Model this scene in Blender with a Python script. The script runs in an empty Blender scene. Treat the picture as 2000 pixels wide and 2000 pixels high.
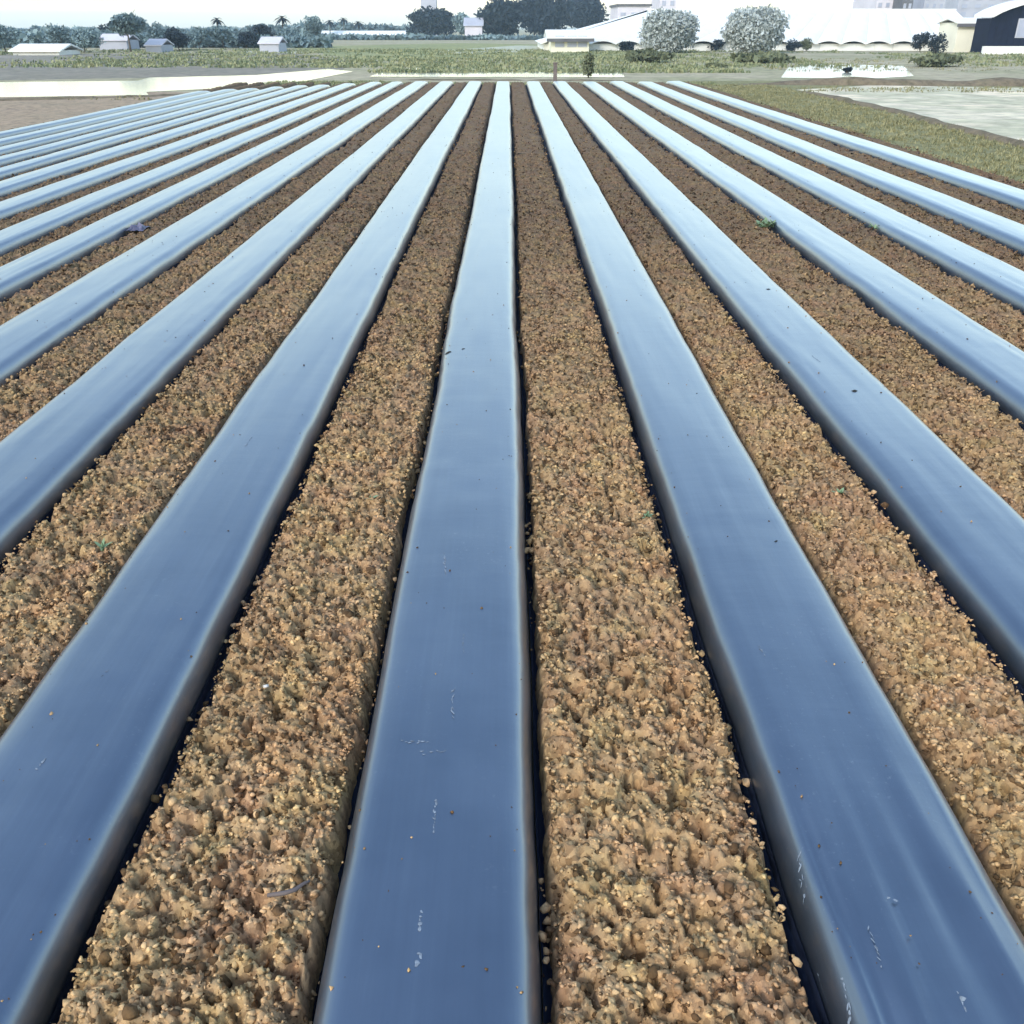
import bpy, math, random
import numpy as np

random.seed(7)
RNG = np.random.default_rng(11)
SC = bpy.context.scene
COL = SC.collection
R = math.radians

# ------------------------------------------------------------------ camera
CAM_H = 2.4
PITCH = 27.77
FPX = 1800.0            # focal length in pixels of a 2000 px wide picture
cam = bpy.data.cameras.new("camera")
cam.sensor_width = 36.0
cam.lens = FPX / 2000.0 * 36.0
cam.shift_x = 0.004
cam.clip_start = 0.05
cam.clip_end = 6000.0
camo = bpy.data.objects.new("camera", cam)
camo.location = (0.0, 0.0, CAM_H)
camo.rotation_euler = (R(90.0 - PITCH), 0.0, 0.0)
COL.objects.link(camo)
SC.camera = camo

# ------------------------------------------------------------------ sky and sun
SUN_EL, SUN_AZ = 35.0, 216.0        # azimuth clockwise from the view direction (+Y)
world = bpy.data.worlds.new("World")
SC.world = world
world.use_nodes = True
wn = world.node_tree
sky = wn.nodes.new("ShaderNodeTexSky")
sky.sky_type = 'NISHITA'
sky.sun_disc = False
sky.sun_elevation = R(SUN_EL)
sky.sun_rotation = R(SUN_AZ)
sky.air_density = 1.5
sky.dust_density = 1.0
sky.ozone_density = 1.0
bg = wn.nodes["Background"]
bg.inputs["Strength"].default_value = 0.15
wn.links.new(sky.outputs[0], bg.inputs[0])

sun = bpy.data.lights.new("sun", 'SUN')
sun.energy = 0.9
sun.angle = R(10.0)
sun.color = (1.0, 0.96, 0.9)
suno = bpy.data.objects.new("sun", sun)
sd = (math.sin(R(SUN_AZ)) * math.cos(R(SUN_EL)), math.cos(R(SUN_AZ)) * math.cos(R(SUN_EL)), math.sin(R(SUN_EL)))
from mathutils import Vector
suno.rotation_euler = Vector(sd).to_track_quat('Z', 'Y').to_euler()
COL.objects.link(suno)

vs = SC.view_settings
vs.view_transform = 'Standard'
vs.look = 'None'
vs.gamma = 1.0
vs.use_curve_mapping = False
vs.exposure = 1.32
SC.cycles.max_bounces = 6
SC.cycles.volume_bounces = 1
SC.cycles.use_denoising = True

# ------------------------------------------------------------------ layout helpers
GZ = -0.06                 # level of the land around the field
COSP, SINP = math.cos(R(PITCH)), math.sin(R(PITCH))
def at(px, py, z=GZ):
    """ground point seen at pixel (px, py) of the 2000 px picture"""
    u, v = (px - 992.0) / FPX, (1000.0 - py) / FPX
    d = (u, COSP + v * SINP, -SINP + v * COSP)
    t = (z - CAM_H) / d[2]
    return (d[0] * t, d[1] * t)
def depth(y, z=GZ):
    return y * COSP + (CAM_H - z) * SINP
def high(py, y):
    """height of the point at distance y that is seen at picture row py"""
    v = (1000.0 - py) / FPX
    return CAM_H + y * (-SINP + v * COSP) / (COSP + v * SINP)
def xat(px, y, z=GZ):
    return (px - 992.0) / FPX * depth(y, z)

def tag(o, label=None, cat=None, group=None, kind=None):
    if label: o["label"] = label
    if cat: o["category"] = cat
    if group: o["group"] = group
    if kind: o["kind"] = kind
    return o
def empty(name, loc, label, cat, group=None):
    o = bpy.data.objects.new(name, None)
    o.location = loc
    COL.objects.link(o)
    return tag(o, label, cat, group)
def link(name, me, mat, parent=None, smooth=False):
    if mat is not None:
        for m in (mat if isinstance(mat, list) else [mat]):
            me.materials.append(m)
    o = bpy.data.objects.new(name, me)
    COL.objects.link(o)
    if parent is not None:
        o.parent = parent
    if smooth:
        me.polygons.foreach_set("use_smooth", np.ones(len(me.polygons), dtype=bool))
    return o
def np_mesh(name, V, F, tint=None):
    """V (n,3); F (m,k) faces of k corners"""
    V = np.ascontiguousarray(V, dtype=np.float32)
    F = np.ascontiguousarray(F, dtype=np.int32)
    me = bpy.data.meshes.new(name)
    k = F.shape[1]
    me.vertices.add(len(V)); me.vertices.foreach_set("co", V.ravel())
    me.loops.add(F.size); me.loops.foreach_set("vertex_index", F.ravel())
    me.polygons.add(len(F))
    me.polygons.foreach_set("loop_start", np.arange(0, F.size, k, dtype=np.int32))
    me.update(calc_edges=True)
    if tint is not None:
        a = me.attributes.new("tint", 'FLOAT', 'POINT')
        a.data.foreach_set("value", np.ascontiguousarray(tint, dtype=np.float32))
    return me
def grid_faces(nu, nv):
    i = np.arange(nu - 1)[:, None] * nv + np.arange(nv - 1)[None, :]
    i = i.ravel()
    return np.stack([i, i + nv, i + nv + 1, i + 1], 1)
class MB:
    def __init__(s): s.v, s.f = [], []
    def box(s, x0, x1, y0, y1, z0, z1):
        n = len(s.v)
        s.v += [(x0,y0,z0),(x1,y0,z0),(x1,y1,z0),(x0,y1,z0),(x0,y0,z1),(x1,y0,z1),(x1,y1,z1),(x0,y1,z1)]
        s.f += [tuple(n+i for i in q) for q in ((3,2,1,0),(4,5,6,7),(0,1,5,4),(1,2,6,5),(2,3,7,6),(3,0,4,7))]
        return s
    def poly(s, pts):
        n = len(s.v); s.v += pts; s.f.append(tuple(range(n, n+len(pts)))); return s
    def prism_y(s, prof, y0, y1):
        """profile in x,z pushed along y"""
        n, k = len(s.v), len(prof)
        s.v += [(x, y0, z) for x, z in prof] + [(x, y1, z) for x, z in prof]
        s.f.append(tuple(range(n, n+k))[::-1]); s.f.append(tuple(range(n+k, n+2*k)))
        for i in range(k):
            j = (i+1) % k
            s.f.append((n+i, n+j, n+k+j, n+k+i))
        return s
    def prism_x(s, prof, x0, x1):
        n, k = len(s.v), len(prof)
        s.v += [(x0, y, z) for y, z in prof] + [(x1, y, z) for y, z in prof]
        s.f.append(tuple(range(n, n+k))); s.f.append(tuple(range(n+k, n+2*k))[::-1])
        for i in range(k):
            j = (i+1) % k
            s.f.append((n+i, n+k+i, n+k+j, n+j))
        return s
    def tube(s, pts, rads, seg=7):
        n = len(s.v)
        up = Vector((0.31, 0.17, 0.93))
        for i, p in enumerate(pts):
            a = Vector(pts[max(i-1, 0)]); b = Vector(pts[min(i+1, len(pts)-1)])
            d = (b - a).normalized()
            e = d.cross(up)
            if e.length < 1e-3: e = d.cross(Vector((1, 0, 0)))
            e.normalize(); g = d.cross(e)
            for j in range(seg):
                t = 2*math.pi*j/seg
                q = Vector(p) + (e*math.cos(t) + g*math.sin(t))*rads[i]
                s.v.append(tuple(q))
        for i in range(len(pts)-1):
            for j in range(seg):
                k = (j+1) % seg
                s.f.append((n+i*seg+j, n+i*seg+k, n+(i+1)*seg+k, n+(i+1)*seg+j))
        s.f.append(tuple(n+j for j in range(seg))[::-1])
        s.f.append(tuple(n+(len(pts)-1)*seg+j for j in range(seg)))
        return s
    def build(s, name, mat, parent=None, smooth=False):
        me = bpy.data.meshes.new(name)
        me.from_pydata([tuple(map(float, p)) for p in s.v], [], s.f)
        me.update()
        return link(name, me, mat, parent, smooth)

# ------------------------------------------------------------------ numpy noise
def _h(i, j, s=0):
    n = (i.astype(np.int64) * 374761393 + j.astype(np.int64) * 668265263 + s * 1442695041) & 0x7fffffff
    n = ((n ^ (n >> 13)) * 1274126177) & 0x7fffffff
    n = n ^ (n >> 16)
    return (n & 0xffffff) / float(0xffffff)
def vnoise(x, y, s=0):
    xi, yi = np.floor(x), np.floor(y)
    fx, fy = x - xi, y - yi
    xi, yi = xi.astype(np.int64), yi.astype(np.int64)
    fx = fx*fx*(3-2*fx); fy = fy*fy*(3-2*fy)
    a, b = _h(xi, yi, s), _h(xi+1, yi, s)
    c, d = _h(xi, yi+1, s), _h(xi+1, yi+1, s)
    return (a*(1-fx)+b*fx)*(1-fy) + (c*(1-fx)+d*fx)*fy - 0.5
def fbm(x, y, s=0, n=3):
    r, a = 0, 1.0
    for k in range(n):
        r = r + a*vnoise(x*2**k, y*2**k, s+k*17); a *= .5
    return r
def clodbump(x, y, cell, s=0):
    """domed clods: one rounded lump of its own height in each cell"""
    gx, gy = x/cell, y/cell
    xi, yi = np.floor(gx).astype(np.int64), np.floor(gy).astype(np.int64)
    best = np.zeros_like(x)
    for dx in (-1, 0, 1):
        for dy in (-1, 0, 1):
            cx, cy = xi+dx, yi+dy
            px = cx + .15 + .7*_h(cx, cy, s+1); py = cy + .15 + .7*_h(cx, cy, s+2)
            rr = .35 + .4*_h(cx, cy, s+3)
            d2 = ((gx-px)**2 + (gy-py)**2)/(rr*rr)
            best = np.maximum(best, np.sqrt(np.clip(1-d2, 0, 1))*rr*(.5+.7*_h(cx, cy, s+4)))
    return best*cell

# ------------------------------------------------------------------ materials
def new_mat(name):
    m = bpy.data.materials.new(name); m.use_nodes = True
    nt = m.node_tree
    return m, nt, nt.nodes["Principled BSDF"]
def N(nt, typ, **kw):
    n = nt.nodes.new(typ)
    for k, v in kw.items():
        if k in n.inputs: n.inputs[k].default_value = v
        else: setattr(n, k, v)
    return n
def noise(nt, scale, detail=3, rough=.55, vec=None):
    n = N(nt, "ShaderNodeTexNoise"); n.inputs["Scale"].default_value = scale
    n.inputs["Detail"].default_value = detail; n.inputs["Roughness"].default_value = rough
    if vec is not None: nt.links.new(vec, n.inputs["Vector"])
    return n
def ramp(nt, src, stops):
    r = N(nt, "ShaderNodeValToRGB")
    el = r.color_ramp.elements
    while len(el) < len(stops): el.new(.5)
    for e, (p, c) in zip(el, stops):
        e.position = p; e.color = (*c, 1) if len(c) == 3 else c
    nt.links.new(src, r.inputs[0])
    return r
def mix(nt, fac, a, b, mode='MIX'):
    m = N(nt, "ShaderNodeMix"); m.data_type = 'RGBA'; m.blend_type = mode
    for sock, val in ((m.inputs[0], fac), (m.inputs[6], a), (m.inputs[7], b)):
        if hasattr(val, "is_linked") or hasattr(val, "links"): nt.links.new(val, sock)
        else: sock.default_value = val if not isinstance(val, tuple) else (*val, 1)[:4]
    return m.outputs[2]
def pos(nt, sx=1, sy=1, sz=1):
    g = N(nt, "ShaderNodeNewGeometry")
    mp = N(nt, "ShaderNodeMapping"); mp.inputs["Scale"].default_value = (sx, sy, sz)
    nt.links.new(g.outputs["Position"], mp.inputs["Vector"])
    return mp.outputs[0]
def bump(nt, h, strength, dist, b):
    n = N(nt, "ShaderNodeBump"); n.inputs["Strength"].default_value = strength; n.inputs["Distance"].default_value = dist
    nt.links.new(h, n.inputs["Height"])
    nt.links.new(n.outputs[0], b.inputs["Normal"])
    return n
def plain(name, col, rough=.8, var=.25, scale=3.0, metallic=0.0, spec=.3):
    m, nt, b = new_mat(name)
    n = noise(nt, scale, 4, .6, pos(nt))
    d = tuple(c*(1-var) for c in col); l = tuple(min(c*(1+var), .9) for c in col)
    r = ramp(nt, n.outputs[0], [(.3, d), (.7, l)])
    nt.links.new(r.outputs[0], b.inputs["Base Color"])
    b.inputs["Roughness"].default_value = rough; b.inputs["Metallic"].default_value = metallic
    b.inputs["Specular IOR Level"].default_value = spec
    return m

def soil_mat(name, use_tint):
    m, nt, b = new_mat(name)
    p = pos(nt)
    big = noise(nt, 1.7, 3, .6, p)
    c1 = ramp(nt, big.outputs[0], [(.30, (0.211, 0.132, 0.073)), (.45, (0.295, 0.203, 0.1)), (.58, (0.26, 0.175, 0.1)), (.72, (0.315, 0.227, 0.106))])
    hue = noise(nt, 5.5, 2, .5, p)
    c2 = ramp(nt, hue.outputs[0], [(.32, (0.295, 0.146, 0.08)), (.5, (0.281, 0.193, 0.106)), (.68, (0.295, 0.231, 0.096))])
    c = mix(nt, .28, c1.outputs[0], c2.outputs[0])
    vor = N(nt, "ShaderNodeTexVoronoi"); vor.inputs["Scale"].default_value = 58.0
    nt.links.new(p, vor.inputs["Vector"])
    sep = N(nt, "ShaderNodeSeparateColor"); nt.links.new(vor.outputs["Color"], sep.inputs[0])
    g = ramp(nt, sep.outputs[0], [(0, (.66, .63, .61)), (.45, (.97, .97, .97)), (1, (1.32, 1.30, 1.24))])
    c = mix(nt, 1.0, c, g.outputs[0], 'MULTIPLY')
    if use_tint:
        a = N(nt, "ShaderNodeAttribute"); a.attribute_name = "tint"
        t = ramp(nt, a.outputs["Fac"], [(0, (.20, .18, .17)), (.24, (.26, .235, .215)), (.30, (.85, .82, .79)), (.6, (1.0, 1.0, 1.0)), (.95, (1.08, 1.08, 1.07)), (1, (1.3, 1.3, 1.28))])
        c = mix(nt, 1.0, c, t.outputs[0], 'MULTIPLY')
    # earth toned darker in the middle and far part of the field, with an uneven limit
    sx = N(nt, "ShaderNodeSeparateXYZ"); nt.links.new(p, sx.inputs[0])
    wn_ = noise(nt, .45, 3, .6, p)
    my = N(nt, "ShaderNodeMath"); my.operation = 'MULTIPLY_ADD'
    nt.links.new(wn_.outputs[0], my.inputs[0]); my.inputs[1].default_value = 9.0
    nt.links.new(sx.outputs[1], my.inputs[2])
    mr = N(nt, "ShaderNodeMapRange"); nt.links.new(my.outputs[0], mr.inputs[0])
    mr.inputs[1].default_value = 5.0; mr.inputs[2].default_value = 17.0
    far_tone = mix(nt, mr.outputs[0], (1.80, 1.73, 1.70) if use_tint else (1.30, 1.24, 1.22), (.68, .67, .74) if use_tint else (.52, .52, .60))
    c = mix(nt, 1.0, c, far_tone, 'MULTIPLY')
    nt.links.new(c, b.inputs["Base Color"])
    b.inputs["Roughness"].default_value = .95
    b.inputs["Specular IOR Level"].default_value = .15
    fine = noise(nt, 160, 4, .65, p)
    bump(nt, fine.outputs[0], .6, .006, b)
    return m
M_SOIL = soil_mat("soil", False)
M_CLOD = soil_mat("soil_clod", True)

def film_mat():
    m, nt, b = new_mat("mulch_film")
    p = pos(nt, 1, 1, 1)
    streak = noise(nt, 1.0, 4, .6, pos(nt, 38, 1.1, 8))
    blotch = noise(nt, 2.2, 3, .55, p)
    c = ramp(nt, blotch.outputs[0], [(.3, (.078, .109, .164)), (.7, (.108, .143, .204))])
    d = ramp(nt, streak.outputs[0], [(.35, (.94, .94, .95)), (.6, (1, 1, 1)), (.78, (1.12, 1.1, 1.06))])
    cc = mix(nt, 1.0, c.outputs[0], d.outputs[0], 'MULTIPLY')
    # pale dried dust, thicker in specks
    dust = noise(nt, 55, 5, .7, p)
    dm = ramp(nt, dust.outputs[0], [(.60, (0, 0, 0)), (.78, (1, 1, 1))])
    dpatch = noise(nt, 1.3, 3, .6, p)
    dp = ramp(nt, dpatch.outputs[0], [(.45, (0, 0, 0)), (.75, (.6, .6, .6))])
    dd = N(nt, "ShaderNodeMath"); dd.operation = 'MULTIPLY'
    nt.links.new(dm.outputs[0], dd.inputs[0]); nt.links.new(dp.outputs[0], dd.inputs[1])
    cc = mix(nt, dd.outputs[0], cc, (.46, .45, .44))
    nt.links.new(cc, b.inputs["Base Color"])
    met = N(nt, "ShaderNodeMath"); met.operation = 'MULTIPLY_ADD'
    nt.links.new(dd.outputs[0], met.inputs[0]); met.inputs[1].default_value = -.6; met.inputs[2].default_value = .95
    nt.links.new(met.outputs[0], b.inputs["Metallic"])
    rr = ramp(nt, blotch.outputs[0], [(.3, (.42, .42, .42)), (.7, (.50, .50, .50))])
    nt.links.new(rr.outputs[0], b.inputs["Roughness"])
    b.inputs["Specular IOR Level"].default_value = .5
    b.inputs["Coat Weight"].default_value = 1.0
    b.inputs["Coat Roughness"].default_value = .28
    b.inputs["Coat IOR"].default_value = 1.68
    # wrinkles: long folds along the bed, light cross creases
    w1 = noise(nt, 1.0, 3, .5, pos(nt, 26, 1.6, 10))
    w2 = noise(nt, 1.0, 3, .55, pos(nt, 3.0, 9, 3))
    ad = N(nt, "ShaderNodeMath"); ad.operation = 'MULTIPLY_ADD'
    nt.links.new(w1.outputs[0], ad.inputs[0]); ad.inputs[1].default_value = .6
    nt.links.new(w2.outputs[0], ad.inputs[2])
    bump(nt, ad.outputs[0], .28, .011, b)
    return m
M_FILM = film_mat()
M_SHADED_HEM = plain("shaded_film_hem", (.010, .015, .032), .8, .25, 12, 0, .1)  # tucked film edge, coloured near-black to carry the shade of the trench
M_MUD = plain("dried_mud", (.16, .19, .23), .8, .35, 60)
M_HOLE = plain("dark_hole", (.02, .018, .016), .95, .2, 40)

def ground_mat(name, cols, s1=.09, s2=1.3, rough=.95):
    m, nt, b = new_mat(name)
    p = pos(nt)
    a = noise(nt, s1, 4, .65, p)
    r = ramp(nt, a.outputs[0], [(.28 + .44*i/(len(cols)-1), c) for i, c in enumerate(cols)])
    f = noise(nt, s2, 5, .7, p)
    g = ramp(nt, f.outputs[0], [(.3, (.6, .6, .58)), (.5, (1, 1, 1)), (.7, (1.35, 1.33, 1.25))])
    c = mix(nt, 1.0, r.outputs[0], g.outputs[0], 'MULTIPLY')
    nt.links.new(c, b.inputs["Base Color"])
    b.inputs["Roughness"].default_value = rough; b.inputs["Specular IOR Level"].default_value = .1
    bump(nt, f.outputs[0], .8, .1, b)
    return m
M_LAND = ground_mat("land", [(0.315, 0.266, 0.189), (0.255, 0.245, 0.15), (0.345, 0.301, 0.215), (0.24, 0.231, 0.143)])
M_FALLOW = ground_mat("fallow", [(.23, .20, .17), (.19, .175, .14), (.26, .23, .20)])
M_BARE = ground_mat("bare_earth", [(0.276, 0.207, 0.154), (0.31, 0.236, 0.165), (0.253, 0.201, 0.143)], .4, 4)
M_VERGE = ground_mat("verge_earth", [(.22, .20, .105), (.185, .18, .09), (.26, .23, .125)], .5, 5)
M_GREENPLOT = ground_mat("green_plot", [(0.195, 0.213, 0.099), (0.247, 0.25, 0.121), (0.169, 0.194, 0.099)])
M_PALEPLOT = ground_mat("pale_plot", [(.34, .35, .26), (.40, .40, .31), (.30, .32, .23)], .12, 1.0)
M_BANK = ground_mat("bank_earth", [(.13, .105, .075), (.16, .13, .09), (.11, .10, .06)], .5, 3)

def water_mat():
    m, nt, b = new_mat("paddy_water")
    n = noise(nt, .35, 3, .6, pos(nt))
    r = ramp(nt, n.outputs[0], [(.3, (.26, .25, .20)), (.7, (.38, .37, .32))])
    nt.links.new(r.outputs[0], b.inputs["Base Color"])
    b.inputs["Roughness"].default_value = .12
    b.inputs["IOR"].default_value = 1.33
    w = noise(nt, 5, 2, .5, pos(nt))
    bump(nt, w.outputs[0], .03, .02, b)
    return m
M_WATER = water_mat()
M_WETMUD = ground_mat("wet_pale_mud", [(.62, .51, .38), (.54, .49, .34), (.64, .54, .41), (.40, .38, .27), (.58, .51, .39), (.36, .36, .26)], .10, 1.1, .7)
M_WETMUD.node_tree.nodes["Principled BSDF"].inputs["Specular IOR Level"].default_value = .05

def leaf_mat(name, c0, c1):
    m, nt, b = new_mat(name)
    a = N(nt, "ShaderNodeAttribute"); a.attribute_name = "tint"
    r = ramp(nt, a.outputs["Fac"], [(0, c0), (1, c1)])
    nt.links.new(r.outputs[0], b.inputs["Base Color"])
    b.inputs["Roughness"].default_value = .7
    b.inputs["Specular IOR Level"].default_value = .25
    return m
M_DARKLEAF = leaf_mat("dark_leaves", (.006, .013, .021), (.020, .036, .048))
M_LEAF = leaf_mat("leaves", (.085, .130, .145), (.20, .275, .285))
M_GREYLEAF = leaf_mat("grey_leaves", (.30, .34, .33), (.37, .405, .395))
M_GRASS = leaf_mat("grass_blades", (.15, .15, .075), (.27, .245, .125))
M_GREENGRASS = leaf_mat("green_grass", (.115, .145, .070), (.255, .255, .135))
M_OLIVE = leaf_mat("olive_leaves", (.055, .068, .036), (.16, .175, .095))
M_WEED = leaf_mat("weed_leaves", (.10, .16, .08), (.22, .30, .17))
M_BARK = plain("bark", (.10, .08, .06), .9, .3, 4)
M_WHITE = plain("white_plastic_sheeting", (.70, .70, .67), .5, .06, .5)
M_CREAM = plain("cream_wall", (.68, .66, .54), .8, .06, .5)
M_GREYWALL = plain("grey_wall", (.36, .37, .42), .8, .12, .4)
M_LILAC = plain("pale_wall", (.52, .50, .55), .8, .1, .4)
M_ROOFDARK = plain("dark_eave", (.10, .10, .11), .7, .2, 1)
M_NAVY = plain("navy_boards", (0.007, 0.01, 0.025), .8, .3, 1.5, 0, .08)
M_PANE = plain("window_pane", (.30, .33, .42), .15, .1, 1, 0, .6)
M_WOOD = plain("weathered_wood", (.13, .105, .10), .9, .3, 6)
M_STONE = plain("pale_stone", (.58, .55, .50), .8, .15, 60)
M_SCRAP = plain("plastic_scrap", (.10, .095, .15), .5, .3, 20, 0, .4)

# ------------------------------------------------------------------ land around the field
def sheet(name, pts, z, mat, kind="structure"):
    o = MB().poly([(x, y, z) for x, y in pts]).build(name, mat)
    return tag(o, kind=kind)
def lattice(name, x0, x1, y0, y1, n, z, mat, amp=0.0):
    xs = np.linspace(x0, x1, n); ys = np.linspace(y0, y1, n)
    X, Y = np.meshgrid(xs, ys, indexing='ij')
    V = np.stack([X, Y, np.full_like(X, z) + amp*fbm(X*.05, Y*.05, 3)], -1).reshape(-1, 3)
    F = grid_faces(n, n)
    o = link(name, np_mesh(name, V, F), mat)
    return tag(o, kind="structure")
lattice("ground", -1500, 1500, -300, 2600, 24, GZ, M_LAND)

# plots: corner pixels -> points on the land
def plot(name, pix, dz, mat):
    return sheet(name, [at(px, py) for px, py in pix], GZ + dz, mat)
plot("fallow_field", [(-700, 168), (660, 146), (690, 116), (560, 104), (-300, 106)], .004, M_FALLOW)
plot("bare_soil", [(-500, 300), (-20, 268), (470, 182), (300, 180), (-500, 197)], .008, M_BARE)
plot("green_field", [(700, 118), (1000, 112), (1260, 118), (1240, 90), (900, 84), (560, 92)], .004, M_GREENPLOT)
plot("pale_strip", [(845, 108), (1010, 102), (1170, 91), (1010, 89), (860, 99)], .008, M_PALEPLOT)
plot("pale_track", [(470, 105), (585, 104), (700, 99), (485, 100)], .008, M_PALEPLOT)

# paddies standing under water
plot("flooded_paddy", [(-700, 201), (290, 186), (286, 180), (470, 171), (600, 158), (690, 140), (640, 135), (500, 147), (290, 152), (270, 158), (-700, 168)], .012, M_WATER)
plot("flooded_channel", [(722, 150), (1080, 151), (1220, 151), (1212, 137), (1000, 131), (760, 133)], .012, M_WATER)
plot("flooded_strip", [(1525, 152), (1700, 154), (1785, 149), (1765, 129), (1600, 125), (1540, 131)], .012, M_WATER)
plot("flooded_plot", [(1555, 176), (1760, 218), (2000, 284), (2600, 440), (2600, 178), (2000, 172), (1700, 167)], .012, M_WETMUD)

# ------------------------------------------------------------------ beds
PITCH_X = 1.352
C0 = -0.217
BED_TOP = 0.205
HALF = 0.335
N_LEFT, N_RIGHT = 12, 6
CX = {0: -.217, 1: 1.15, 2: 2.36, 3: 3.71, 4: 5.01, 5: 6.24, 6: 7.63, 7: 8.95,
      -1: -1.52, -2: -2.80, -3: -3.99, -4: -5.06, -5: -6.01, -6: -7.02, -7: -7.98, -8: -8.80, -9: -9.60,
      -10: -10.37, -11: -11.13, -12: -11.88, -13: -12.65}
HW = {k: (.307 if k > -4 else .240 if k > -8 else .185) for k in CX}
def FC(k): return .5*(CX[k] + CX[k+1])        # middle of the furrow between beds k and k+1
def FW(k): return CX[k+1] - CX[k] - HW[k] - HW[k+1]
Y0, Y1 = -0.6, 47.3
def bed_y1(k):
    if k <= -5: return 46.6 + (k+5)*.9 + .25*math.sin(k*2.1)
    return Y1 + .35*math.sin(k*3.3)
def bed_axis(k, y):
    y = np.asarray(y, dtype=float)
    return CX[k] + .024*vnoise(y*.22, y*0 + k*7.3, 5) + .006*vnoise(y*1.1, y*0+k*3.1, 9)
def bed_half(k, y, side):
    y = np.asarray(y, dtype=float)
    return HW[k]*(1 + .035*vnoise(y*.5, y*0+k*5.7+side*31, 21) + .035*vnoise(y*2.1, y*0+k*9.1+side*17, 27) + .018*vnoise(y*6, y*0+k*4.3+side*11, 33))
def bed_z(k, t, y):
    """height of the film at t (-1..1 across) and distance y"""
    t = np.asarray(t, dtype=float); y = np.asarray(y, dtype=float)
    a = np.abs(t)
    base = BED_TOP*(1 + .05*vnoise(y*.35, y*0+k*2.9, 41))*np.power(np.clip(1-a**11.5, 0, 1), .52) + .014*(1-a*a) - .007
    w = (.007*vnoise(t*2.2+k*11, y*.8, 51) + .004*vnoise(t*7+k*5, y*1.9, 57) + .0022*vnoise(t*2+k*3, y*7, 61)*np.clip(vnoise(t*0+k, y*.7, 62)*3, 0, 1) + .002*vnoise(t*13+k*3, y*.9, 63))
    w = w + .032*np.clip((2.5-y)/.7, 0, 1)*(vnoise(t*9+y*.9, y*.35, 65) + .8*vnoise(t*21+y*1.6, y*.5, 66))*(k == 1)
    return base + w*np.clip(1-a**6, 0, 1)
def bed_x(k, t, y):
    h = np.where(np.asarray(t) < 0, bed_half(k, y, -1), bed_half(k, y, 1))
    return bed_axis(k, y) + np.asarray(t)*h

def rampf(Y, ye):
    r = np.clip(np.minimum((Y - Y0)/.25, (ye - Y)/1.3), 0, 1)
    return np.sqrt(np.clip(1-(1-r)**2, 0, 1))
TPROF = np.sin(np.linspace(-1, 1, 35)*math.pi/2)
TPROF = np.sign(TPROF)*np.abs(TPROF)**.8
def ysteps(y0, y1, near=.03, k=.0045):
    ys = [y0]
    while ys[-1] < y1:
        ys.append(ys[-1] + max(near, (ys[-1]-1)*k*3))
    ys[-1] = y1
    return np.array(ys)

BED_LABELS = {
    0: "grey-blue plastic-covered bed running straight away in the middle, pale drip marks near its foot",
    -1: "plastic-covered bed just left of the middle bed with its dark right flank in view",
    1: "plastic-covered bed just right of the middle bed with lengthwise folds at its near end",
    -2: "second plastic-covered bed to the left of the straight middle bed",
    2: "second plastic-covered bed right of the middle bed with one dark hole in its film",
    -3: "third plastic-covered bed to the left of the straight middle bed",
    3: "third plastic-covered bed right of the middle bed, green weed clump at its foot",
    -4: "fourth plastic-covered bed to the left of the straight middle bed, beside a dark plastic scrap",
    4: "fourth plastic-covered bed to the right of the straight middle bed",
    -5: "fifth plastic-covered bed to the left of the straight middle bed",
    5: "plastic-covered bed one in from the grassy verge on the right of the field",
    -6: "sixth plastic-covered bed to the left of the straight middle bed",
    -7: "seventh plastic-covered bed to the left of the straight middle bed",
    -8: "fifth narrow plastic-covered bed in from the bare soil on the left",
    -9: "fourth narrow plastic-covered bed in from the bare soil on the left",
    -10: "third narrow plastic-covered bed in from the bare soil on the left",
    -11: "second narrow plastic-covered bed in from the bare soil on the left",
    6: "outermost plastic-covered bed beside the dry grass verge on the right",
    -12: "outermost narrow plastic-covered bed beside the bare soil on the left of the field",
}
BEDS = {}
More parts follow.
